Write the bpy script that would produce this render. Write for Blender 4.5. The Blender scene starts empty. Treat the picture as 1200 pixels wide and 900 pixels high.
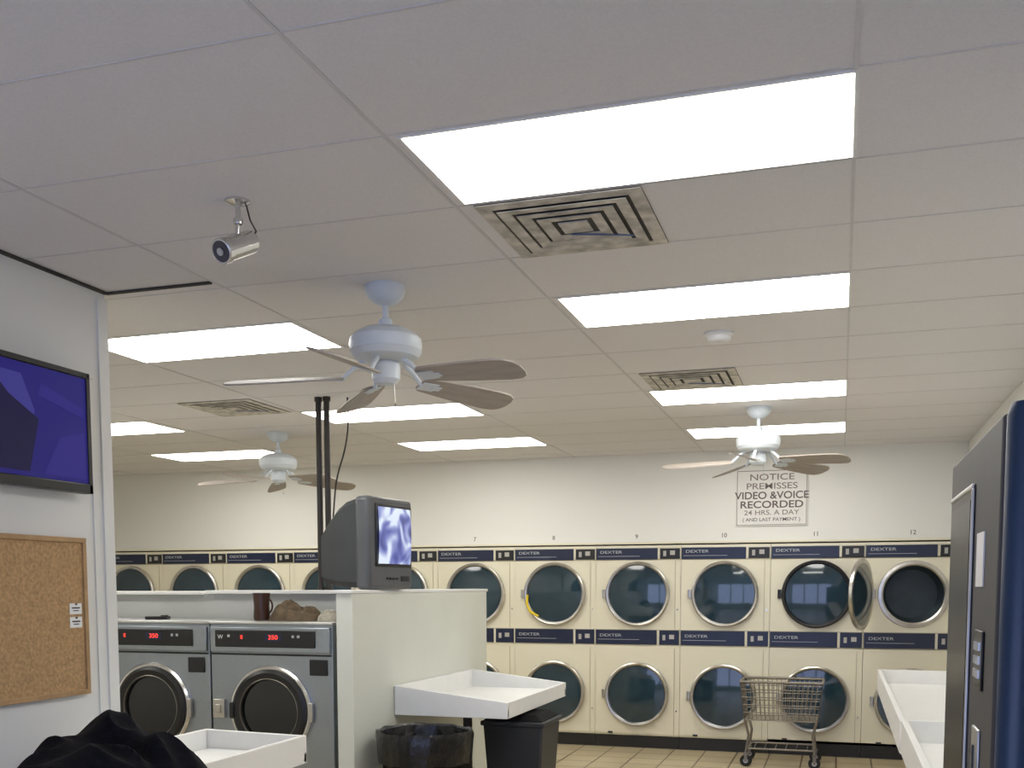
import bpy, bmesh, math, random
from mathutils import Vector, Matrix, noise
random.seed(4)
SC=bpy.context.scene
COL=SC.collection
PI=math.pi
# ------------------------------------------------------------------ materials
def mat(name,col,rough=.5,metal=0,var=.06,vscale=8,bump=0,bscale=60,emis=None,estr=0,spec=.5,coat=0,stretch=None):
    m=bpy.data.materials.new(name);m.use_nodes=True
    nt=m.node_tree;b=nt.nodes['Principled BSDF']
    b.inputs['Roughness'].default_value=rough;b.inputs['Metallic'].default_value=metal
    b.inputs['Specular IOR Level'].default_value=spec
    b.inputs['Coat Weight'].default_value=coat
    tc=nt.nodes.new('ShaderNodeTexCoord');mp=nt.nodes.new('ShaderNodeMapping')
    nt.links.new(tc.outputs['Object'],mp.inputs[0])
    if stretch: mp.inputs['Scale'].default_value=stretch
    nz=nt.nodes.new('ShaderNodeTexNoise');nz.inputs['Scale'].default_value=vscale;nz.inputs['Detail'].default_value=4
    nt.links.new(mp.outputs[0],nz.inputs['Vector'])
    cr=nt.nodes.new('ShaderNodeValToRGB')
    a=[max(0,c*(1-var)) for c in col];d=[min(1,c*(1+var)) for c in col]
    cr.color_ramp.elements[0].position=.3;cr.color_ramp.elements[1].position=.7
    cr.color_ramp.elements[0].color=(*a,1);cr.color_ramp.elements[1].color=(*d,1)
    nt.links.new(nz.outputs['Fac'],cr.inputs[0]);nt.links.new(cr.outputs[0],b.inputs['Base Color'])
    if bump:
        n2=nt.nodes.new('ShaderNodeTexNoise');n2.inputs['Scale'].default_value=bscale
        nt.links.new(mp.outputs[0],n2.inputs['Vector'])
        bp=nt.nodes.new('ShaderNodeBump');bp.inputs['Strength'].default_value=bump;bp.inputs['Distance'].default_value=.01
        nt.links.new(n2.outputs['Fac'],bp.inputs['Height']);nt.links.new(bp.outputs[0],b.inputs['Normal'])
    if emis:
        b.inputs['Emission Color'].default_value=(*emis,1);b.inputs['Emission Strength'].default_value=estr
    return m
M={}
M['ceil']=mat('ceiling_tile',(.76,.74,.735),.9,var=.035,vscale=120,bump=.15,bscale=300)
M['grid']=mat('ceiling_grid_metal',(.63,.615,.61),.6)
M['lframe']=mat('light_frame_metal',(.76,.76,.75),.6)
M['wall']=mat('painted_wall',(.76,.76,.74),.7,var=.02,vscale=2)
M['wallback']=mat('cream_wall',(.82,.815,.775),.8,var=.008,vscale=1,spec=.2)
M['part']=mat('laminate_partition',(.73,.75,.68),.45,var=.02,vscale=3)
M['util']=mat('grey_painted_panel',(.52,.53,.52),.6,var=.03,vscale=3)
M['white']=mat('white_laminate',(.86,.86,.85),.35,var=.02)
M['darkgap']=mat('dark_gap',(.05,.045,.04),.9)
M['black']=mat('black_plastic',(.012,.012,.014),.35)
M['blackmat']=mat('black_matte',(.008,.008,.009),.85,spec=.2)
M['cream']=mat('cream_enamel',(.79,.745,.59),.35,var=.02,vscale=3)
M['creamd']=mat('cream_seam',(.42,.38,.27),.6)
M['navy']=mat('navy_panel',(.012,.018,.05),.3)
M['chrome']=mat('chrome',(.72,.72,.72),.22,1,var=.05)
M['chromed']=mat('worn_chrome',(.58,.56,.52),.3,1,var=.15)
M['wire']=mat('dull_bronze_wire',(.26,.235,.20),.4,.8,var=.15)
M['steel']=mat('brushed_steel',(.37,.41,.46),.38,1,var=.08,vscale=30,stretch=(1,1,14))
M['dglass']=mat('dark_dryer_glass',(.018,.040,.056),.07,var=.25,vscale=3,coat=.6)  # part of the teal tint paints reflections into the glass colour
M['wglass']=mat('dark_washer_glass',(.008,.009,.011),.08,coat=.4)
M['drum']=mat('drum_metal',(.045,.065,.08),.45,.2,var=.2,vscale=6)
M['rubber']=mat('rubber',(.01,.01,.01),.6)
M['txtw']=mat('white_print',(.8,.8,.8),.6)
M['plate']=mat('coin_plate_grey',(.46,.45,.42),.5)
M['txtg']=mat('grey_print',(.45,.47,.50),.6)
M['txtd']=mat('dark_grey_print',(.13,.105,.10),.6)
M['txtl']=mat('faded_grey_print',(.24,.20,.185),.6)
M['txtb']=mat('black_print',(.03,.03,.03),.6)
M['sign']=mat('sign_board',(.80,.78,.75),.5,var=.02)
M['red']=mat('red_led',(.5,.02,.02),.4,emis=(1,.05,.03),estr=2.0)
M['fanw']=mat('fan_white_enamel',(.63,.68,.72),.4,var=.03)
M['fanb']=mat('fan_blade_wood',(.37,.325,.28),.5,var=.10,vscale=5,stretch=(1,6,1))
M['vent']=mat('dusty_vent',(.52,.49,.43),.75,var=.4,vscale=12)
M['ventd']=mat('vent_dark',(.075,.07,.062),.9)
M['ventblue']=mat('vent_damper_blue',(.10,.16,.30),.5)
M['cork']=mat('cork',(.46,.29,.14),.9,var=.24,vscale=70,bump=.3,bscale=120)
M['wood']=mat('light_wood_frame',(.42,.26,.12),.5,var=.15,vscale=20)
M['tvgrey']=mat('charcoal_tv_plastic',(.045,.05,.055),.5)
M['tvgrey2']=mat('grey_tv_bezel',(.10,.105,.115),.45)
M['polem']=mat('dark_pole',(.03,.025,.022),.55)
M['cloth']=mat('black_fabric',(.006,.006,.009),.95,var=.3,vscale=30,bump=.3,bscale=60,spec=.15)
M['brown']=mat('brown_fabric',(.12,.085,.05),.9,var=.4,vscale=20,bump=.4)
M['tan']=mat('tan_fabric',(.40,.37,.30),.9,var=.3,vscale=25)
M['mug']=mat('dark_brown_glaze',(.045,.018,.012),.25)
M['bag']=mat('black_bin_liner',(.008,.008,.009),.28,var=.2,bump=.7,bscale=25)
M['bin']=mat('dark_grey_bin',(.03,.032,.035),.45)
M['vend']=mat('dark_vending_panel',(.062,.058,.058),.55,var=.05)
M['vblue']=mat('navy_blue_trim',(.008,.030,.075),.35)
M['vglass']=mat('vending_glass',(.02,.02,.022),.3,spec=.3)
M['silver']=mat('silver_trim',(.6,.6,.6),.3,.8)
M['yellow']=mat('yellow_cloth',(.75,.55,.03),.8)
M['lens']=mat('camera_lens',(.01,.01,.03),.05,coat=1)
M['baseb']=mat('black_kick_plate',(.015,.014,.013),.5)
M['pic1']=mat('picture_deep_blue',(.005,.005,.02),.4,spec=.2,emis=(.010,.007,.13),estr=1.0)
M['pic2']=mat('picture_murky_violet',(.005,.005,.02),.4,spec=.2,emis=(.035,.03,.20),estr=1.0)
M['pic3']=mat('picture_black_blue',(.005,.005,.01),.4,spec=.2,emis=(.005,.003,.035),estr=1.0)
M['pic4']=mat('picture_mid_violet',(.005,.005,.01),.4,spec=.2,emis=(.018,.012,.17),estr=1.0)

def diffuser():
    m=bpy.data.materials.new('light_diffuser');m.use_nodes=True;nt=m.node_tree;b=nt.nodes['Principled BSDF']
    b.inputs['Base Color'].default_value=(.9,.9,.88,1)
    tc=nt.nodes.new('ShaderNodeTexCoord');mp=nt.nodes.new('ShaderNodeMapping');nt.links.new(tc.outputs['Object'],mp.inputs[0])
    nz=nt.nodes.new('ShaderNodeTexNoise');nz.inputs['Scale'].default_value=1.5;nt.links.new(mp.outputs[0],nz.inputs[0])
    mr=nt.nodes.new('ShaderNodeMapRange');mr.inputs[3].default_value=9;mr.inputs[4].default_value=12
    nt.links.new(nz.outputs['Fac'],mr.inputs[0]);nt.links.new(mr.outputs[0],b.inputs['Emission Strength'])
    b.inputs['Emission Color'].default_value=(1,.98,.92,1)
    return m
M['diff']=diffuser()
def floor_mat():
    m=bpy.data.materials.new('floor_tile');m.use_nodes=True;nt=m.node_tree;b=nt.nodes['Principled BSDF'];b.inputs['Roughness'].default_value=.3
    tc=nt.nodes.new('ShaderNodeTexCoord');br=nt.nodes.new('ShaderNodeTexBrick');nt.links.new(tc.outputs['Object'],br.inputs['Vector'])
    br.offset=0;br.inputs['Scale'].default_value=1;br.inputs['Brick Width'].default_value=.32;br.inputs['Row Height'].default_value=.32;br.inputs['Mortar Size'].default_value=.008
    br.inputs['Color1'].default_value=(.54,.45,.29,1);br.inputs['Color2'].default_value=(.47,.39,.25,1);br.inputs['Mortar'].default_value=(.12,.08,.04,1)
    nt.links.new(br.outputs['Color'],b.inputs['Base Color']);return m
M['floor']=floor_mat()
def screen_mat(name,stops,scale,strength,dist=2.0,rot=(0.4,.3,.8)):
    m=bpy.data.materials.new(name);m.use_nodes=True;nt=m.node_tree;b=nt.nodes['Principled BSDF']
    b.inputs['Base Color'].default_value=(.01,.01,.02,1);b.inputs['Roughness'].default_value=.15
    tc=nt.nodes.new('ShaderNodeTexCoord');mp=nt.nodes.new('ShaderNodeMapping');mp.inputs['Rotation'].default_value=rot
    nt.links.new(tc.outputs['Object'],mp.inputs[0])
    w=nt.nodes.new('ShaderNodeTexNoise');w.inputs['Scale'].default_value=scale;w.inputs['Distortion'].default_value=dist;w.inputs['Detail'].default_value=1
    nt.links.new(mp.outputs[0],w.inputs['Vector'])
    cr=nt.nodes.new('ShaderNodeValToRGB')
    e=cr.color_ramp.elements
    e[0].position=stops[0][0];e[0].color=(*stops[0][1],1);e[1].position=stops[-1][0];e[1].color=(*stops[-1][1],1)
    for p,c in stops[1:-1]:
        x=e.new(p);x.color=(*c,1)
    nt.links.new(w.outputs['Fac'],cr.inputs[0]);nt.links.new(cr.outputs[0],b.inputs['Emission Color']);b.inputs['Emission Strength'].default_value=strength
    return m
M['crtscr']=screen_mat('crt_screen',[(.28,(.03,.04,.13)),(.38,(.12,.14,.42)),(.48,(.32,.37,.66)),(.58,(.75,.83,.97))],6,1.0,.8)

# ------------------------------------------------------------------ builders
class B:
    def __init__(s): s.bm=bmesh.new()
    def box(s,c,d,rot=None):
        r=bmesh.ops.create_cube(s.bm,size=1)['verts']
        for v in r:
            p=Vector((v.co.x*d[0],v.co.y*d[1],v.co.z*d[2]))
            if rot: p=rot@p
            v.co=p+Vector(c)
        return s
    def prism(s,pts,ax,a,b):
        def P(u,v,w):
            return {0:(w,u,v),1:(u,w,v),2:(u,v,w)}[ax]
        A=[s.bm.verts.new(P(u,v,a)) for u,v in pts];C=[s.bm.verts.new(P(u,v,b)) for u,v in pts]
        n=len(pts)
        s.bm.faces.new(A);s.bm.faces.new(C[::-1])
        for i in range(n): s.bm.faces.new((A[i],C[i],C[(i+1)%n],A[(i+1)%n]))
        return s
    def cyl(s,p0,p1,r,seg=16,r2=None,cap=True):
        p0=Vector(p0);p1=Vector(p1);d=p1-p0
        q=d.to_track_quat('Z','Y').to_matrix()
        r2=r if r2 is None else r2
        A=[];C=[]
        for i in range(seg):
            a=2*PI*i/seg;e=Vector((math.cos(a),math.sin(a),0))
            A.append(s.bm.verts.new(p0+q@(e*r)));C.append(s.bm.verts.new(p1+q@(e*r2)))
        for i in range(seg): s.bm.faces.new((A[i],A[(i+1)%seg],C[(i+1)%seg],C[i]))
        if cap: s.bm.faces.new(A[::-1]);s.bm.faces.new(C)
        return s
    def lathe(s,prof,seg=48,origin=(0,0,0),axis='Z',wob=None):
        o=Vector(origin);rings=[]
        for k,(r,z) in enumerate(prof):
            if r<1e-6:
                rings.append([s.bm.verts.new(o+s.ax((0,0,z),axis))]);continue
            L=[]
            for i in range(seg):
                a=2*PI*i/seg;rr=r
                zz=z
                if wob: rr,zz=wob(k,a,r,z)
                L.append(s.bm.verts.new(o+s.ax((rr*math.cos(a),rr*math.sin(a),zz),axis)))
            rings.append(L)
        for A,C in zip(rings,rings[1:]):
            for i in range(seg):
                j=(i+1)%seg
                if len(A)==1 and len(C)==1: continue
                if len(A)==1: s.bm.faces.new((A[0],C[j],C[i]))
                elif len(C)==1: s.bm.faces.new((A[i],A[j],C[0]))
                else: s.bm.faces.new((A[i],A[j],C[j],C[i]))
        return s
    def ax(s,v,axis):
        x,y,z=v
        if axis=='Z': return Vector((x,y,z))
        if axis=='Y': return Vector((x,-z,y))
        if axis=='X': return Vector((z,x,y))
    def tube(s,pts,r,seg=8):
        for a,b in zip(pts,pts[1:]): s.cyl(a,b,r,seg)
        return s
    def plate_hole(s,x0,x1,z0,z1,cx,cz,r,y,seg=64):
        C=[];Q=[]
        for i in range(seg):
            a=2*PI*(i+.5)/seg;dx,dz=math.cos(a),math.sin(a)
            C.append(s.bm.verts.new((cx+r*dx,y,cz+r*dz)))
            t=min([(x1-cx)/dx if dx>0 else (x0-cx)/dx if dx<0 else 9,(z1-cz)/dz if dz>0 else (z0-cz)/dz if dz<0 else 9])
            Q.append(s.bm.verts.new((cx+t*dx,y,cz+t*dz)))
        for i in range(seg):
            j=(i+1)%seg;s.bm.faces.new((C[i],C[j],Q[j],Q[i]))
            a,b=Q[i].co,Q[j].co
            if abs(a.x-b.x)>1e-5 and abs(a.z-b.z)>1e-5:
                k=s.bm.verts.new((x1 if max(a.x,b.x)>cx else x0,y,z1 if max(a.z,b.z)>cz else z0))
                s.bm.faces.new((Q[i],Q[j],k))
        return s
    def obj(s,name,m,parent=None,loc=(0,0,0),rot=(0,0,0),bevel=0,smooth=True,label=None):
        bmesh.ops.recalc_face_normals(s.bm,faces=s.bm.faces)
        me=bpy.data.meshes.new(name);s.bm.to_mesh(me);s.bm.free()
        o=bpy.data.objects.new(name,me);COL.objects.link(o)
        me.materials.append(m if not isinstance(m,str) else M[m])
        o.location=loc;o.rotation_euler=rot
        if smooth:
            for p in me.polygons: p.use_smooth=True
            me.set_sharp_from_angle(angle=math.radians(32))
        if bevel:
            b=o.modifiers.new('bevel','BEVEL');b.width=bevel;b.segments=2;b.limit_method='ANGLE';b.angle_limit=math.radians(40)
        if parent: o.parent=parent
        if label: o['label']=label
        return o
def text(body,size,m,parent,loc,rot=(PI/2,0,0),name='lettering',align='CENTER',bold=0,sx=1):
    cu=bpy.data.curves.new('t','FONT');cu.body=body;cu.size=size;cu.align_x=align;cu.align_y='CENTER';cu.extrude=.0008;cu.offset=bold
    t=bpy.data.objects.new('tmp',cu);COL.objects.link(t)
    bpy.context.view_layer.update()
    me=bpy.data.meshes.new_from_object(t.evaluated_get(bpy.context.evaluated_depsgraph_get()))
    bpy.data.objects.remove(t)
    o=bpy.data.objects.new(name,me);COL.objects.link(o);me.materials.clear();me.materials.append(M[m])
    o.location=loc;o.rotation_euler=rot;o.scale=(sx,1,1)
    if parent: o.parent=parent
    return o
def thing(name,label,cat,loc=(0,0,0),rz=0,group=None):
    e=bpy.data.objects.new(name,None);e.empty_display_size=.1;COL.objects.link(e);e.location=loc;e.rotation_euler=(0,0,rz)
    e['label']=label;e['category']=cat
    if group: e['group']=group
    return e
def tag(o,label,cat,group=None):
    o['label']=label;o['category']=cat
    if group:o['group']=group
    return o
def copy_thing(root,loc,rz=None):
    def rec(o,par):
        n=o.copy();COL.objects.link(n)
        if par: n.parent=par
        for c in list(o.children): rec(c,n)
        return n
    n=rec(root,None);n.location=loc
    if rz is not None: n.rotation_euler=(0,0,rz)
    return n
def struct(o): o['kind']='structure';return o

# ------------------------------------------------------------------ room
ZC=3.0445
XL=-3.26; XR=1.12; YB=10.60
b=B().box((-3.9,4.7,-.05),(10.4,13.8,.1));struct(b.obj('floor','floor'))
b=B().box((-3.9,4.7,ZC+.05),(10.4,13.8,.1));struct(b.obj('ceiling','ceil'))
struct(B().box((-3.9,(YB+11.5)/2,(2.125+ZC)/2),(10.2,11.5-YB,ZC-2.125)).obj('wall_back','wallback'))
struct(B().box((-3.9,11.55,1.52),(10.4,.1,ZC)).obj('wall_rear','wall'))
struct(B().box((XR+.06,4.7,1.522),(.12,13.6,ZC)).obj('wall_right','wallback'))
struct(B().box((XL-.07,1.0,1.522),(.14,6.1,ZC)).obj('wall_left','wall'))
struct(B().box((-6.2,3.98,1.522),(5.6,.14,ZC)).obj('wall_return','wall'))
struct(B().box((-9.06,7.7,1.522),(.12,7.6,ZC)).obj('wall_far','wall'))
b=B().box((-1.1,-2,.25),(4.5,.15,.5)).box((-1.1,-2,2.82),(4.5,.15,.45))
for x in (-3.2,-1.75,-.35,1.05): b.box((x,-2,1.5),(.12,.15,2.2))
struct(b.obj('wall_front','wall'))
b=B()
for x in (.01,-1.34,-2.69,-4.035,-5.42,-6.77,-8.12): b.box((x,4.75,ZC-.0015),(.012,13.4,.003))
y0=2.9387
n=-7
while y0+n*.6096<10.6:
    y=y0+n*.6096
    b.box((-3.9,y,ZC-.001),(10.1,.008,.002));n+=1
struct(b.obj('trim_1','grid'))
struct(B().box((XL+.008,1.0,ZC-.007),(.016,6.1,.012)).obj('trim_2','darkgap'))
struct(B().box((-2.98,4.06,ZC-.005),(.56,.022,.008)).obj('trim_3','darkgap'))
struct(B().box((XL+.004,4.02,1.5),(.010,.06,3.0)).box((XL-.07,4.056,1.5),(.15,.012,3.0)).obj('trim_4','wall'))
struct(B().box((XL+.004,1.0,2.64),(.008,5.9,.02)).box((XL+.003,3.93,1.3),(.006,.012,2.6)).obj('trim_5','wall'))
struct(B().box((-3.9,YB-.008,2.135),(10.1,.016,.02)).obj('trim_6','cream'))
struct(B().box((XL+.008,1.0,.06),(.016,6.0,.12)).obj('baseboard_left','creamd'))
PX=-2.83
struct(B().box((PX-.055,6.92,.825),(.11,2.5,1.65)).obj('wall_partition','part',bevel=.004))
struct(B().box((PX-.055,6.92,1.66),(.125,2.53,.022)).obj('trim_7','white',bevel=.004))
struct(B().box((-4.55,6.86,.82),(3.2,.44,1.64)).obj('wall_utility','util'))
struct(B().box((-3.72,6.84,1.652),(1.54,.52,.025)).box((-5.36,6.84,1.645),(1.66,.52,.025)).obj('trim_8','white',bevel=.004))

# ------------------------------------------------------------------ ceiling lights
def light(xc,yc,first=None):
    if first: return copy_thing(first,(xc,yc,ZC))
    t=thing('ceiling_light','recessed rectangular fluorescent panel light glowing white in the tiled ceiling','ceiling light',(xc,yc,ZC),group='fluorescent ceiling panels')
    b=B();w,d=1.30,.555
    b.box((0,-d/2-.006,-.002),(w+.024,.012,.004)).box((0,d/2+.006,-.002),(w+.024,.012,.004)).box((-w/2-.006,0,-.002),(.012,d,.004)).box((w/2+.006,0,-.002),(.012,d,.004))
    b.obj('frame','lframe',t)
    B().box((0,0,-.0025),(w,d,.005)).obj('diffuser','diff',t)
    return t
L0=light(-.645,y0+.305)
for xc,rows in ((-.645,(3,7,10)),(-3.37,(3,7,10)),(-6.13,(3,7,10))):  # nearest panel of the last column is out of sight, added for its light
    for r in rows: light(xc,y0+(r+.5)*.6096,L0)

# ------------------------------------------------------------------ vents
def vent(loc,label,dirty=True):
    t=thing('ceiling_vent',label,'vent',loc)
    B().box((0,0,-.002),(.60,.60,.004)).obj('duct_opening','ventd',t)
    def ring(b,ro,zo,ri,zi):
        P=[(-1,-1),(1,-1),(1,1),(-1,1)]
        O=[b.bm.verts.new((x*ro,y*ro,zo)) for x,y in P];I=[b.bm.verts.new((x*ri,y*ri,zi)) for x,y in P]
        O2=[b.bm.verts.new((x*ro,y*ro,zo-.003)) for x,y in P];I2=[b.bm.verts.new((x*ri,y*ri,zi-.003)) for x,y in P]
        for i in range(4):
            j=(i+1)%4
            b.bm.faces.new((O[i],O[j],I[j],I[i]));b.bm.faces.new((O2[i],I2[i],I2[j],O2[j]))
            b.bm.faces.new((O[i],O2[i],O2[j],O[j]));b.bm.faces.new((I[i],I[j],I2[j],I2[i]))
    b=B();ring(b,.30,-.005,.250,-.006)
    b.obj('frame','vent',t,smooth=False)
    for ro in (.236,.178,.120):
        b=B();ring(b,ro,-.011,ro-.043,-.007);b.obj('louver','vent',t,smooth=False)
    B().box((0,0,-.010),(.11,.11,.005)).obj('center_plate','vent',t)
    B().box((.08,.10,-.015),(.24,.007,.004),Matrix.Rotation(.35,3,'Z')).obj('damper_blade','ventblue',t)
    return t
vent((-.975,y0+1.5*.6096,ZC),'dusty square louvered air diffuser beside a bright ceiling light')
vent((-.955,y0+6.5*.6096,ZC),'square louvered air diffuser in the tiled ceiling above dryers')
vent((-4.40,y0+6.5*.6096,ZC),'square louvered air diffuser in ceiling above the washers')

t=thing('smoke_detector','small round white smoke detector on the tiled ceiling','smoke detector',(-.65,5.70,ZC))
B().lathe([(0,-.0),(.078,0),(.078,-.012),(.066,-.020)],40).obj('base','lframe',t)
B().lathe([(.066,-.018),(.062,-.040),(.048,-.050),(0,-.052)],40).obj('cover','lframe',t)

# ------------------------------------------------------------------ security camera
t=thing('security_camera','silver bullet security camera hanging from the ceiling','security camera',(-2.05,3.26,ZC))
B().lathe([(0,0),(.045,0),(.045,-.008),(.02,-.018),(0,-.02)],32).obj('mount_plate','chrome',t)
B().cyl((0,0,-.01),(0,0,-.07),.009).lathe([(0,.018),(.016,.01),(.018,0),(.016,-.01),(0,-.018)],20,(0,0,-.07)).cyl((0,0,-.07),(-.005,0,-.12),.008).obj('bracket_arm','chrome',t)
d=Vector((-.20,-.80,-.42)).normalized();c=Vector((-.01,0,-.155))
B().cyl(c-d*.080,c+d*.055,.040,32).cyl(c-d*.092,c-d*.080,.032,32).obj('housing','chrome',t,bevel=.004)
B().cyl(c+d*.053,c+d*.080,.044,32).obj('front_hood','chrome',t,bevel=.003)
B().cyl(c+d*.078,c+d*.0815,.036,32).obj('lens_plate','lens',t)
B().cyl(c+d*.081,c+d*.087,.013,20).obj('lens','silver',t)
B().tube([c-d*.08,c-d*.11+Vector((0,0,.03)),Vector((.03,.03,-.06)),Vector((.02,.02,-.004))],.003).obj('cable','black',t)

# ------------------------------------------------------------------ ceiling fans
def fan(loc,rz):
    t=thing('ceiling_fan','white ceiling fan with five brown wood-look blades','ceiling fan',loc,group='ceiling fans')
    B().lathe([(0,0),(.09,0),(.092,-.02),(.085,-.045),(.06,-.07),(.03,-.085),(0,-.085)],40).obj('canopy','fanw',t)
    B().cyl((0,0,-.08),(0,0,-.19),.014,20).lathe([(.014,-.14),(.03,-.15),(.034,-.175),(.03,-.19)],24).obj('downrod','fanw',t)
    B().lathe([(0,-.175),(.05,-.18),(.10,-.192),(.140,-.212),(.162,-.235),(.166,-.262),(.160,-.285),(.163,-.29),(.146,-.318),(.11,-.335),(0,-.34)],56).obj('motor_housing','fanw',t)
    B().lathe([(0,-.335),(.062,-.337),(.066,-.36),(.064,-.415),(.045,-.435),(0,-.44)],32).obj('switch_housing','fanw',t)
    B().tube([(.04,0,-.43),(.045,0,-.52)],.0015,6).lathe([(0,.008),(.006,0),(0,-.012)],10,(.045,0,-.53)).obj('pull_chain','chromed',t)
    for k in range(5):
        a=rz+k*2*PI/5
        b=B();z=-.41
        xs=[.19,.21,.3,.45,.62,.68,.71,.725]
        ws=[.040,.060,.070,.083,.090,.082,.060,.024]
        up=[(x,w) for x,w in zip(xs,ws)]+[(x,-w) for x,w in zip(xs[::-1],ws[::-1])]
        pit=math.radians(-16)
        A=[b.bm.verts.new((x,y*math.cos(pit),z+y*math.sin(pit)+.004-.06*(x-.19))) for x,y in up];C=[b.bm.verts.new((x,y*math.cos(pit),z+y*math.sin(pit)-.004-.06*(x-.19))) for x,y in up]
        N=len(up)
        b.bm.faces.new(A);b.bm.faces.new(C[::-1])
        for i in range(N): b.bm.faces.new((A[i],C[i],C[(i+1)%N],A[(i+1)%N]))
        b.obj('blade','fanb',t,rot=(0,0,a),smooth=False)
        R=Matrix.Rotation(pit,3,'X')
        b=B().cyl((.09,0,-.325),(.15,0,-.37),.012,12).cyl((.15,0,-.37),(.2,0,-.418),.011,12)
        b.box((.235,0,-.420),(.09,.07,.005),R).box((.28,0,-.423),(.05,.035,.005),R)
        b.obj('blade_bracket','fanw',t,rot=(0,0,a),bevel=.002)
    return t
fan((-1.99,4.36,ZC),math.radians(-14))
fan((-4.76,8.13,ZC),math.radians(-22))
fan((-.62,8.12,ZC),math.radians(-24))

# ------------------------------------------------------------------ stack dryers
DP=.891;DX0=.2251;DF=10.575
def door(parent,cz,r,opened=False,ring='chromed'):
    d=bpy.data.objects.new('door',None);COL.objects.link(d);d.parent=parent;d.empty_display_size=.05
    d.location=(-r-.02,-.012,cz)
    if opened: d.rotation_euler=(0,0,math.radians(-108))
    cx=r+.02
    B().lathe([(r-.038,.0),(r-.038,.022),(r-.03,.034),(r-.014,.038),(r-.003,.030),(r,.014),(r,0),(r-.038,0)],72,(cx,0,0),'Y').obj('ring',ring,d)
    B().lathe([(0,.026),(r*.5,.022),(r-.08,.014),(r-.038,.010),(r-.038,.0),(0,.0)],72,(cx,0,0),'Y').obj('glass','dglass',d)
    B().box((.0,.0,0),(.035,.02,.09)).cyl((-.01,-.012,-.045),(-.01,-.012,.045),.007,12).obj('hinge',ring,d,bevel=.003)
    B().box((2*r+.010,-.020,0),(.022,.022,.04)).obj('handle',ring,d,bevel=.005)
    return d
def dryer(loc,opened=False,ring='chromed'):
    t=thing('stacked_dryer','cream stacked tumble dryer with round chrome-ringed dark glass doors','dryer',loc,group='stacked dryers along the back wall')
    W=DP-.004;H=2.108
    b=B();h=W/2
    b.plate_hole(-h,h,1.235,1.975,0,1.61,.285,0).plate_hole(-h,h,.13,1.08,0,.565,.285,0)
    b.box((0,.39,2.094),(W,.78,.03)).box((-h+.01,.40,1.12),(.02,.76,1.97)).box((h-.01,.40,1.12),(.02,.76,1.97)).box((0,.775,1.12),(W,.02,1.97)).box((0,.39,1.16),(W,.76,.02))
    b.box((0,.01,.14),(W,.02,.02)).box((0,.006,2.02),(W,.012,.125)).box((0,.006,1.155),(W,.012,.16))
    b.obj('cabinet','cream',t,smooth=False)
    for cz,r in ((1.61,.29),(.565,.29)):
        B().lathe([(r,.0),(r,-.30),(r-.05,-.34),(0,-.34)],48,(0,0,cz),'Y').obj('drum','drum',t)
    if opened:
        B().lathe([(.275,-.02),(.275,.012),(.29,.022),(.318,.018),(.325,0)],72,(0,0,1.61),'Y').obj('opening_rim','chromed',t)
    B().box((0,.04,.062),(W,.06,.124)).obj('kick_plate','baseb',t)
    for i,(z0,z1) in enumerate(((1.965,2.082),(1.085,1.235))):
        zc=(z0+z1)/2;hh=z1-z0
        p=B().box((-.118,-.004,zc),(W*.725,.012,hh)).obj('control_panel','navy',t,bevel=.002)
        B().box((h-.112,-.003,zc),(.205,.010,hh*(.92 if i==0 else 1))).obj('coin_panel','navy' if i else 'black',t,bevel=.003)
        text('DEXTER',.040,'txtg',p,(-.40,-.011,zc+.018),align='LEFT',name='logo_lettering',sx=1.6,bold=.0003)
        B().box((-.20,-.0105,zc-.024),(.44,.002,.004)).obj('stripe','txtg',p)
        B().box((h-.165,-.009,zc),(.03,.004,.055)).obj('coin_slot','plate',t)
        B().box((h-.085,-.009,zc+.008),(.05,.004,.045)).obj('price_label','plate',t)
    b=B().box((h-.055,-.002,1.60),(.004,.004,.70)).box((h-.055,-.002,.60),(.004,.004,.90)).box((0,-.002,1.238),(W,.004,.006)).box((0,-.002,1.962),(W,.004,.005))
    b.obj('panel_seam','creamd',t)
    for z in (1.45,.4): B().cyl((h-.03,0,z),(h-.03,-.008,z),.008,12).obj('lock','chrome',t)
    B().box((-.28,-.004,.155),(.05,.004,.02)).obj('rating_label','txtb',t)
    door(t,1.61,.335,opened,ring);door(t,.565,.335)
    return t
D0=dryer((DX0-1.5*DP,DF,0))
for i in range(2,10): copy_thing(D0,(DX0-(i+.5)*DP,DF,0))
o=dryer((DX0-.5*DP,DF,0),False,'black')
o['label']='cream stacked tumble dryer with a black-rimmed dark upper door'
o=dryer((DX0+.5*DP,DF,0),True)
o['label']='cream stacked tumble dryer with its upper round door swung open'
t=B();pts=[(-3.185,10.53,1.60),(-3.19,10.525,1.50),(-3.15,10.52,1.42),(-3.06,10.52,1.37)]
t.tube(pts,.014,8);o=t.obj('cloth_strip','yellow');tag(o,'thin yellow cloth strip hanging on a dryer door rim','cloth')
for i,n in enumerate(['12','11','10','9','8','7']):
    o=text(n,.062,'txtb',None,(DX0+(.5-i)*DP-.02,YB-.001,2.20),name='number_decal')
    tag(o,'small dark machine number on cream wall above a dryer','number')

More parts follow.
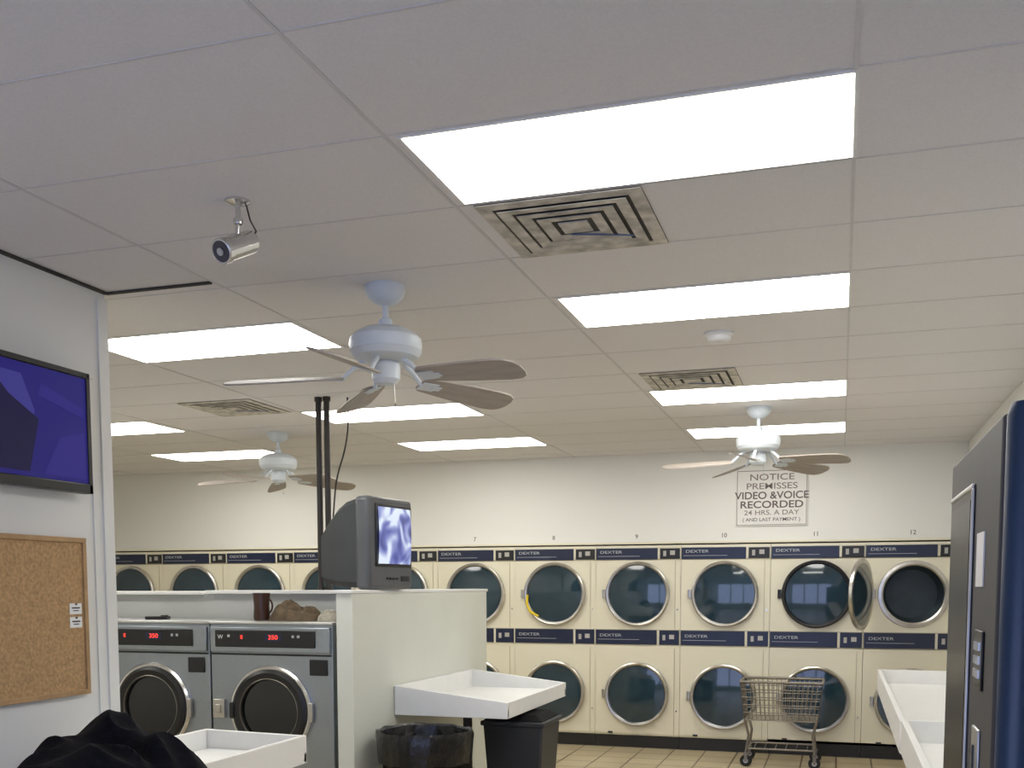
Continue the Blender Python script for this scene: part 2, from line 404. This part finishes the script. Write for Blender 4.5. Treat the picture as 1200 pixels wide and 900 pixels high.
# ------------------------------------------------------------------ sign
t=thing('notice_sign','white surveillance notice sign with dark lettering on the wall','sign',(-.67,YB-.002,2.565))
B().box((0,-.006,0),(.70,.012,.56)).obj('board','sign',t,bevel=.003)
b=B();
for s_ in (-1,1): b.box((s_*.335,-.0125,0),(.006,.002,.54)).box((0,-.0125,s_*.266),(.676,.002,.006))
b.obj('border','txtl',t)
for s_,z,sz,sx,mm,bo in (('NOTICE',.200,.088,1.35,'txtl',.0006),('PREMISSES',.112,.085,1.3,'txtl',.0006),('VIDEO &VOICE',.020,.100,1.06,'txtd',.0015),('RECORDED',-.070,.098,1.2,'txtd',.0015),('24 HRS. A DAY',-.148,.068,1.2,'txtl',.0005),('( AND LAST PAYMENT )',-.216,.048,1.1,'txtd',.0004)):
    text(s_,sz,mm,t,(0,-.0135,z),sx=sx,bold=bo)

# ------------------------------------------------------------------ washers
WF=6.07
def washer(loc,label):
    t=thing('washing_machine',label,'washing machine',loc,group='front-load washers')
    W=.93;H=1.44;h=W/2
    B().box((0,.27,.72),(W,.54,1.44)).obj('cabinet','steel',t,bevel=.006)
    B().box((0,.25,1.447),(W+.006,.52,.018)).obj('top_panel','silver',t,bevel=.004)
    B().box((0,-.012,1.335),(W-.02,.024,.17)).obj('fascia','steel',t,bevel=.006)
    p=B().box((-.03,-.028,1.342),(.76,.012,.115)).obj('control_panel','black',t,bevel=.008)
    for x in (-.30,.19,.23): B().box((x,-.036,1.36),(.018,.006,.018)).obj('button','txtg',p,bevel=.002)
    B().box((.04,-.035,1.352),(.13,.003,.05)).obj('display_window','navy',p)
    text('350',.042,'red',p,(.04,-.037,1.352),name='led_digits',sx=1.2)
    text('II',.038,'red',p,(-.20,-.0365,1.352),name='led_digits')
    text('W',.04,'txtw',p,(-.365,-.0365,1.352),name='logo_lettering')
    B().box((0,-.003,1.235),(W-.02,.006,.012)).obj('seam','black',t)
    B().box((.36,-.005,1.155),(.13,.012,.105)).obj('coin_box','black',t,bevel=.004)
    B().box((-.40,-.012,.86),(.09,.028,.13)).box((-.40,-.03,.86),(.04,.012,.06)).obj('door_latch','chromed',t,bevel=.004)
    d=bpy.data.objects.new('door',None);COL.objects.link(d);d.parent=t;d.location=(-.0,0,.855)
    r=.295
    B().lathe([(r+.015,0),(r+.015,.02),(r+.003,.032),(r-.012,.030),(r-.018,.01)],72,(0,0,0),'Y').obj('outer_ring','chrome',d)
    B().lathe([(r-.014,.0),(r-.014,.040),(r-.035,.052),(r-.075,.045),(r-.08,.02),(r-.08,0)],72,(0,0,0),'Y').obj('door_ring','black',d)
    B().lathe([(r-.072,.045),(r-.076,.048),(r-.080,.040)],72,(0,0,0),'Y').obj('inner_ring','wire',d)
    B().lathe([(0,.035),(.12,.03),(r-.075,.02),(r-.075,0),(0,0)],64,(0,0,0),'Y').obj('glass','wglass',d)
    B().box((-r+.02,-.05,0),(.035,.03,.11)).obj('handle','black',d,bevel=.008)
    B().box((r+.01,-.016,0),(.035,.03,.13)).obj('hinge','chromed',d,bevel=.005)
    B().box((0,-.003,.12),(W-.04,.008,.18)).obj('service_panel','steel',t,bevel=.004)
    return t
w=washer((-3.64,WF,0),'stainless front-load washer with black round door and red display')
copy_thing(w,(-4.58,WF,0))
copy_thing(w,(-5.52,WF,0))

t=thing('mug','dark brown mug standing on top of a washer','mug',(-3.86,6.33,1.457))
B().lathe([(0,0),(.052,0),(.058,.02),(.054,.10),(.060,.19),(.054,.19),(.048,.10),(.05,.02),(0,.015)],32).obj('body','mug',t)
B().tube([Vector((.05+.035*math.sin(a),0,.10+.05*math.cos(a))) for a in [PI*k/8 for k in range(9)]],.007,8).obj('handle','mug',t)
def heap(name,loc,rx,ry,h,m,label,cat,seed,folds=3.0,amp=.35,bumps=None,res=(72,22)):
    b=B();nA,nR=res;rings=[]
    for k in range(nR+1):
        f=k/nR;L=[]
        for i in range(nA):
            a=2*PI*i/nA
            e=1+.22*noise.noise(Vector((math.cos(a)*1.3,math.sin(a)*1.3,seed)))
            x=math.cos(a)*rx*f*e;y=math.sin(a)*ry*f*e
            z=h*max(0,(1-f**2.6))**.6
            q=Vector((x*folds/rx*.6+seed,y*folds/ry*.6,seed*.7))
            q2=Vector((x*.4/rx+y*2.2/ry+seed,y*.5/ry-x*.9/rx,seed))
            nn=noise.noise(q)*.5+(1-abs(noise.noise(q2*1.5))*2.2)*.35-.2
            z*=1+amp*nn*1.6
            if bumps:
                for bx,by,br,bh in bumps: z+=bh*math.exp(-((x-bx)**2+(y-by)**2)/br**2)*min(1,(1-f)*4)
            if f>=1: z=0
            L.append(b.bm.verts.new((x,y,max(z,0.0))))
            if k==0: break
        rings.append(L)
    for i in range(nA): b.bm.faces.new((rings[0][0],rings[1][i],rings[1][(i+1)%nA]))
    for A,C in zip(rings[1:],rings[2:]):
        for i in range(nA):
            j=(i+1)%nA;b.bm.faces.new((A[i],C[i],C[j],A[j]))
    b.bm.faces.new(rings[-1][::-1])
    o=b.obj(name,m,None,loc);tag(o,label,cat);return o
heap('cloth_bag',(-3.60,6.36,1.457),.21,.12,.11,'brown','crumpled olive-brown cloth bag lying on top of a washer','bag',5.1,amp=.6,bumps=[(-.08,0,.06,.04),(.07,0,.05,-.02)])
heap('towel',(-3.31,6.30,1.457),.09,.10,.07,'tan','small pale folded cloth on top of a washer','towel',7.1)
t=B().box((0,0,.012),(.16,.08,.022)).box((.05,0,.026),(.05,.03,.01));o=t.obj('remote_box','black',None,(-4.70,6.30,1.457),(0,0,.3),bevel=.004);tag(o,'small flat black box lying on a washer','box')

# ------------------------------------------------------------------ poles + cable
for k,x in enumerate((-3.60,-3.535)):
    t=thing('support_pole','dark slim pole rising from the low wall to ceiling','pole',(x,6.72,1.666),group='paired dark poles')
    hh=ZC-1.666
    B().cyl((0,0,0),(0,0,hh),.021,16).obj('shaft','polem',t)
    B().cyl((0,0,0),(0,0,.02),.028,16).cyl((0,0,hh-.03),(0,0,hh),.028,16).obj('flange','polem',t)
def cable(name,pts,r,label):
    cu=bpy.data.curves.new(name,'CURVE');cu.dimensions='3D';cu.bevel_depth=r;cu.bevel_resolution=3
    s=cu.splines.new('NURBS');s.points.add(len(pts)-1)
    for p,q in zip(s.points,pts): p.co=(*q,1)
    s.use_endpoint_u=True;s.order_u=4
    t=bpy.data.objects.new('tmp',cu);COL.objects.link(t);bpy.context.view_layer.update()
    me=bpy.data.meshes.new_from_object(t.evaluated_get(bpy.context.evaluated_depsgraph_get()));bpy.data.objects.remove(t)
    o=bpy.data.objects.new(name,me);COL.objects.link(o);me.materials.clear();me.materials.append(M['black'])
    tag(o,label,'cable');return o
cable('cable',[(-3.40,6.78,ZC),(-3.36,6.75,2.75),(-3.48,6.72,2.5),(-3.42,6.6,2.3),(-3.34,6.40,2.05)],.006,'thin black cable hanging from the ceiling to a television')
cable('cable',[(XL+.03,3.25,2.60),(XL+.02,3.30,2.70),(XL+.02,3.27,2.82),(XL+.01,3.2,2.84)],.007,'black cable looping above the wall television')

# ------------------------------------------------------------------ CRT television
t=thing('crt_television','old grey tube television on the partition showing a blue picture','television',(-2.78,6.15,1.672),math.radians(-7))
W=.54;H=.59
B().box((-.055,0,H/2),(.11,W,H)).obj('bezel','tvgrey2',t,bevel=.028)
b=B()
secs=[(-.10,W/2-.008,.012,H-.012),(-.20,W/2-.022,.015,H-.035),(-.28,W/2-.05,.02,H-.075),(-.36,.18,.03,H-.13),(-.46,.13,.05,.38)]
rings=[]
for x,w_,za,zb in secs:
    c_=.035
    P=[(-w_+c_,za),(w_-c_,za),(w_,za+c_),(w_,zb-c_),(w_-c_,zb),(-w_+c_,zb),(-w_,zb-c_),(-w_,za+c_)]
    rings.append([b.bm.verts.new((x,y,z)) for y,z in P])
for A,C in zip(rings,rings[1:]):
    for i in range(8): b.bm.faces.new((A[i],A[(i+1)%8],C[(i+1)%8],C[i]))
b.bm.faces.new(rings[0]);b.bm.faces.new(rings[-1][::-1])
b.obj('rear_shell','tvgrey',t,smooth=True)
B().box((.002,.02,.345),(.012,.44,.40)).obj('screen_surround','black',t,bevel=.005)
b=B();n=14;g=[]
for i in range(n+1):
    row=[]
    for j in range(n+1):
        u=i/n*2-1;v=j/n*2-1
        row.append(b.bm.verts.new((.010+.018*(1-.5*u*u-.5*v*v),.02+u*.20,.345+v*.18)))
    g.append(row)
for i in range(n):
    for j in range(n): b.bm.faces.new((g[i][j],g[i+1][j],g[i+1][j+1],g[i][j+1]))
b.obj('screen','crtscr',t)
for k in range(4): B().box((.003,-.06+.04*k,.07),(.008,.022,.012)).obj('button','black',t)
B().box((.002,.16,.07),(.006,.10,.035)).obj('speaker_grille','black',t)
for y in (-.15,.15): B().box((-.06,y,.004),(.06,.05,.008)).obj('foot','black',t)

# ------------------------------------------------------------------ folding tables
def ftable(name_label,x0,x1,ya,yb,zb,zt_wall,zt_front,wall_side,legs=True,surf=None):
    t=thing('folding_table',name_label,'table',((x0+x1)/2,(ya+yb)/2,0))
    hx=(x1-x0)/2;hy=(yb-ya)/2;th=.03
    B().box((0,0,zb+.025),(2*hx,2*hy,.05)).obj('top','white',t,bevel=.003)
    zl,zr=(zt_wall,zt_front) if wall_side<0 else (zt_front,zt_wall)
    for y in (-hy-.002,hy-th+.002):
        B().prism([(-hx,zb-.006),(hx,zb-.006),(hx,zr),(-hx,zl)],1,y,y+th).obj('side_lip','white',t,smooth=False,bevel=.003)
    xf=hx-th+.002 if wall_side<0 else -hx-.002
    B().box((xf+th/2,0,(zb-.006+zt_front)/2),(th,2*hy-2*th,zt_front-zb+.006)).obj('front_lip','white',t,bevel=.003)
    xw=-hx if wall_side<0 else hx-th
    B().box((xw+th/2,0,(zb+zt_wall)/2),(th,2*hy-2*th,zt_wall-zb)).obj('back_lip','white',t,bevel=.003)
    if legs:
        for y in (-hy*.55,hy*.55):
            B().box((0,y,zb/2),(.05,.05,zb)).box((0,y,.015),(hx*1.2,.06,.03)).box((0,y,zb-.012),(hx*1.0,.05,.024)).obj('leg','polem',t,bevel=.003)
    return t
ftable('white folding table with raised lips fixed against the cream partition',PX+.004,-2.03,6.27,7.75,.84,1.03,.94,-1)
ftable('white folding table under a heaped black jacket against the wall',XL+.02,-2.63,2.6,4.72,.78,.93,.92,-1)
ftable('long white folding table with raised lips along the wall',.31,XR-.01,5.55,9.0,.84,1.0,1.0,1)
ftable('white folding table beside the tall dark vending machine',.31,XR-.01,3.35,5.48,.86,1.02,1.02,1)

heap('jacket',(-2.81,3.46,.832),.39,.40,.25,'cloth','crumpled black jacket heaped on a white folding table','jacket',2.2,folds=2.4,amp=.42,bumps=[(-.07,.1,.15,.10),(.2,.0,.1,.03),(-.25,.05,.12,.04)],res=(120,44))

# ------------------------------------------------------------------ bins
t=thing('trash_can','round black trash can lined with a glossy black bag','trash can',(-2.46,5.91,0))
B().lathe([(0,0),(.22,0),(.225,.02),(.275,.74),(.285,.76),(.275,.76),(.265,.73),(.215,.03),(0,.03)],48).obj('body','blackmat',t)
def wob(k,a,r,z):
    s_=noise.noise(Vector((math.cos(a)*3,math.sin(a)*3,k*.4)))
    s2=noise.noise(Vector((math.cos(a)*9,math.sin(a)*9,k*.7)))
    return r+.012*s_+.008*s2, z+.02*s_*(1 if k<3 else .5)
B().lathe([(.292,.60),(.300,.68),(.306,.77),(.296,.80),(.276,.79),(.255,.70),(.22,.4),(0,.36)],96,wob=wob).obj('liner','bag',t)
t=thing('waste_bin','tall rectangular dark grey waste bin under the folding table','waste bin',(-2.12,6.88,0))
b=B()
def frus(x0,y0_,z0_,x1,y1,z1_):
    A=[b.bm.verts.new((sx*x0,sy*y0_,z0_)) for sx,sy in ((-1,-1),(1,-1),(1,1),(-1,1))];C=[b.bm.verts.new((sx*x1,sy*y1,z1_)) for sx,sy in ((-1,-1),(1,-1),(1,1),(-1,1))]
    b.bm.faces.new(A);b.bm.faces.new(C[::-1])
    for i in range(4): b.bm.faces.new((A[i],C[i],C[(i+1)%4],A[(i+1)%4]))
frus(.17,.18,0,.215,.23,.74)
b.obj('body','bin',t,bevel=.015)
b=B().box((0,0,.75),(.46,.49,.035));b.obj('rim','bin',t,bevel=.01)
b=B();frus(.215,.235,.768,.16,.17,.81);b.obj('lid','blackmat',t,bevel=.01)

# ------------------------------------------------------------------ laundry cart
t=thing('laundry_cart','wire laundry cart on casters standing before the dryers','cart',(-.50,9.98,0))
hx0,hx1=.33,.37;hy0,hy1=.21,.24;z0,z1=.44,.80
def cr(f,sx,sy): return Vector((sx*(hx0+(hx1-hx0)*f),sy*(hy0+(hy1-hy0)*f),z0+(z1-z0)*f))
b=B()
for f in (0,.2,.4,.6,.8):
    P=[cr(f,-1,-1),cr(f,1,-1),cr(f,1,1),cr(f,-1,1),cr(f,-1,-1)];b.tube(P,.005,6)
n=17
for sy in (-1,1):
    for i in range(n+1):
        u=-1+2*i/n;b.cyl(Vector((u*hx0,sy*hy0,z0)),(u*hx1,sy*hy1,z1),.004,6)
n=11
for sx in (-1,1):
    for i in range(n+1):
        u=-1+2*i/n;b.cyl((sx*hx0,u*hy0,z0),(sx*hx1,u*hy1,z1),.004,6)
for i in range(12):
    u=-1+2*i/11;b.cyl((u*hx0,-hy0,z0),(u*hx0,hy0,z0),.003,6)
for i in range(8):
    u=-1+2*i/7;b.cyl((-hx0,u*hy0,z0),(hx0,u*hy0,z0),.003,6)
b.obj('wire_basket','wire',t)
B().tube([cr(1,-1,-1),cr(1,1,-1),cr(1,1,1),cr(1,-1,1),cr(1,-1,-1)],.013,10).obj('rim','wire',t)
b=B()
for sx in (-1,1):
    for sy in (-1,1): b.tube([Vector((sx*hx0,sy*hy0,z0+.02)),Vector((sx*.29,sy*.19,.30)),Vector((sx*.31,sy*.21,.13))],.012,10)
b.tube([Vector((-.29,-.20,.17)),Vector((.29,-.20,.17)),Vector((.29,.20,.17)),Vector((-.29,.20,.17)),Vector((-.29,-.20,.17))],.009,8)
for i in range(6): b.cyl((-.24+.096*i,-.2,.17),(-.24+.096*i,.2,.17),.004,6)
b.obj('frame','wire',t)
for sx in (-1,1):
    for sy in (-1,1):
        c_=bpy.data.objects.new('caster',None);COL.objects.link(c_);c_.parent=t;c_.location=(sx*.31,sy*.21,0)
        B().cyl((0,-.014,.055),(0,.014,.055),.055,28).obj('wheel','rubber',c_,bevel=.004)
        B().cyl((0,-.016,.055),(0,.016,.055),.022,20).obj('hub','silver',c_)
        B().box((0,-.021,.085),(.03,.004,.08)).box((0,.021,.085),(.03,.004,.08)).box((0,0,.127),(.045,.046,.008)).obj('fork','wire',c_)

# ------------------------------------------------------------------ flat wall TV, corkboard
t=thing('flat_television','black flat-screen television on the wall showing a blue-purple picture','television',(XL+.02,3.40,2.365))
ty=.43;tz=.262
B().box((.0,0,0),(.03,2*ty-.1,2*tz-.1)).obj('wall_mount','black',t)
B().box((.035,0,0),(.045,2*ty,2*tz)).obj('housing','black',t,bevel=.006)
b=B().box((.06,0,tz-.012),(.012,2*ty,.024)).box((.06,0,-tz+.02),(.012,2*ty,.04)).box((.06,ty-.012,0),(.012,.024,2*tz)).box((.06,-ty+.012,0),(.012,.024,2*tz))
b.obj('bezel','black',t,bevel=.003)
s=B().box((.059,0,.008),(.004,2*ty-.05,2*tz-.07)).obj('screen','pic1',t)
B().prism([(-.40,-.17),(-.02,-.19),(.10,.05),(.03,.19),(-.40,.20)],0,.0612,.0616).obj('picture_area','pic2',s)
B().prism([(-.20,-.20),(.06,-.20),(.12,.02),(-.04,.10),(-.16,.21),(-.24,.21),(-.14,.02)],0,.0617,.0621).obj('picture_area','pic3',s)
B().prism([(.14,-.20),(.39,-.20),(.39,.0),(.24,-.04)],0,.0612,.0616).obj('picture_area','pic4',s)
B().prism([(.12,.12),(.39,.06),(.39,.10),(.14,.17)],0,.0612,.0616).obj('picture_area','pic4',s)
t=thing('cork_board','cork notice board in a light wooden frame on the wall','notice board',(XL+.002,3.36,1.56))
cy=.48;cz=.35
B().box((.01,0,0),(.016,2*cy-.04,2*cz-.04)).obj('cork_panel','cork',t)
b=B()
for s_ in (-1,1): b.box((.014,0,s_*(cz-.011)),(.026,2*cy,.022)).box((.014,s_*(cy-.011),0),(.026,.022,2*cz-.044))
b.obj('frame','wood',t,bevel=.002)
for k,z in enumerate((1.595,1.535)):
    t=thing('business_card','small white card pinned to the cork board','card',(XL+.022,3.765,z),group='cards on cork board')
    B().box((0,0,0),(.002,.075,.048)).obj('paper','white',t)
    B().box((.0015,.0,.004),(.001,.05,.006)).box((.0015,.0,-.008),(.001,.035,.004)).obj('print','txtb',t)
    B().cyl((.001,0,.02),(.008,0,.02),.004,10).obj('pin','txtd',t)

# ------------------------------------------------------------------ vending machine
t=thing('vending_machine','tall dark grey and navy vending machine against the wall','vending machine',(.30,2.72,0))
B().box((.42,0,1.03),(.78,.94,1.98)).obj('cabinet','vblue',t,bevel=.01)
B().box((.012,0,1.03),(.03,.95,2.0)).obj('front_door','vend',t,bevel=.008)
B().box((-.004,.165,1.10),(.008,.50,1.66)).obj('window_frame','black',t,bevel=.012)
B().box((-.008,.165,1.10),(.006,.43,1.59)).obj('window','vglass',t)
b=B().box((-.008,-.078,1.10),(.008,.012,1.64)).box((-.008,.165,1.925),(.008,.49,.012)).obj('window_trim','silver',t,bevel=.003)
B().lathe([(0,.0),(.03,.0),(.034,.02),(.034,2.02),(.026,2.045),(0,2.05)],24,(.034,-.505,0)).obj('corner_trim','vblue',t)
B().box((-.005,-.22,1.75),(.003,.12,.12)).obj('instruction_label','sign',t)
B().box((-.006,-.26,1.53),(.006,.13,.13)).obj('keypad','black',t,bevel=.004)
for r_ in range(3):
    for c_ in range(3): B().box((-.011,-.29+.03*c_,1.50+.03*r_),(.004,.018,.018)).obj('key','silver',t)
B().box((-.006,-.26,1.30),(.008,.10,.16)).obj('coin_slot','silver',t,bevel=.004)
B().box((-.012,-.26,1.31),(.004,.008,.06)).obj('slot','black',t)
B().box((-.004,-.26,1.08),(.003,.12,.14)).obj('price_label','sign',t)
B().box((-.006,.1,.18),(.01,.5,.16)).obj('dispensing_flap','black',t,bevel=.01)
B().box((.40,0,.02),(.7,.85,.04)).obj('foot_base','black',t)

# ------------------------------------------------------------------ world, camera
w=bpy.data.worlds.new('daylight');SC.world=w;w.use_nodes=True
bg=w.node_tree.nodes['Background'];bg.inputs[0].default_value=(.50,.60,1.0,1);bg.inputs[1].default_value=3.1
f,py,yaw,pitch,roll,h=1202.4685,783.9675,.3088,.0806,.0014,1.6929
fw=Vector((-math.sin(yaw)*math.cos(pitch),math.cos(yaw)*math.cos(pitch),-math.sin(pitch)))
ri=Vector((math.cos(yaw),math.sin(yaw),0));up=ri.cross(fw)
r2=ri*math.cos(roll)-up*math.sin(roll);u2=ri*math.sin(roll)+up*math.cos(roll)
cd=bpy.data.cameras.new('camera');cam=bpy.data.objects.new('camera',cd);COL.objects.link(cam)
mx=Matrix((( r2.x,u2.x,-fw.x,0),(r2.y,u2.y,-fw.y,0),(r2.z,u2.z,-fw.z,h),(0,0,0,1)))
cam.matrix_world=mx
cd.sensor_width=36;cd.lens=f/1200*36;cd.shift_y=(py-450)/1200;cd.clip_start=.05
SC.camera=cam
try:
    SC.view_settings.view_transform='Standard'
except Exception: pass
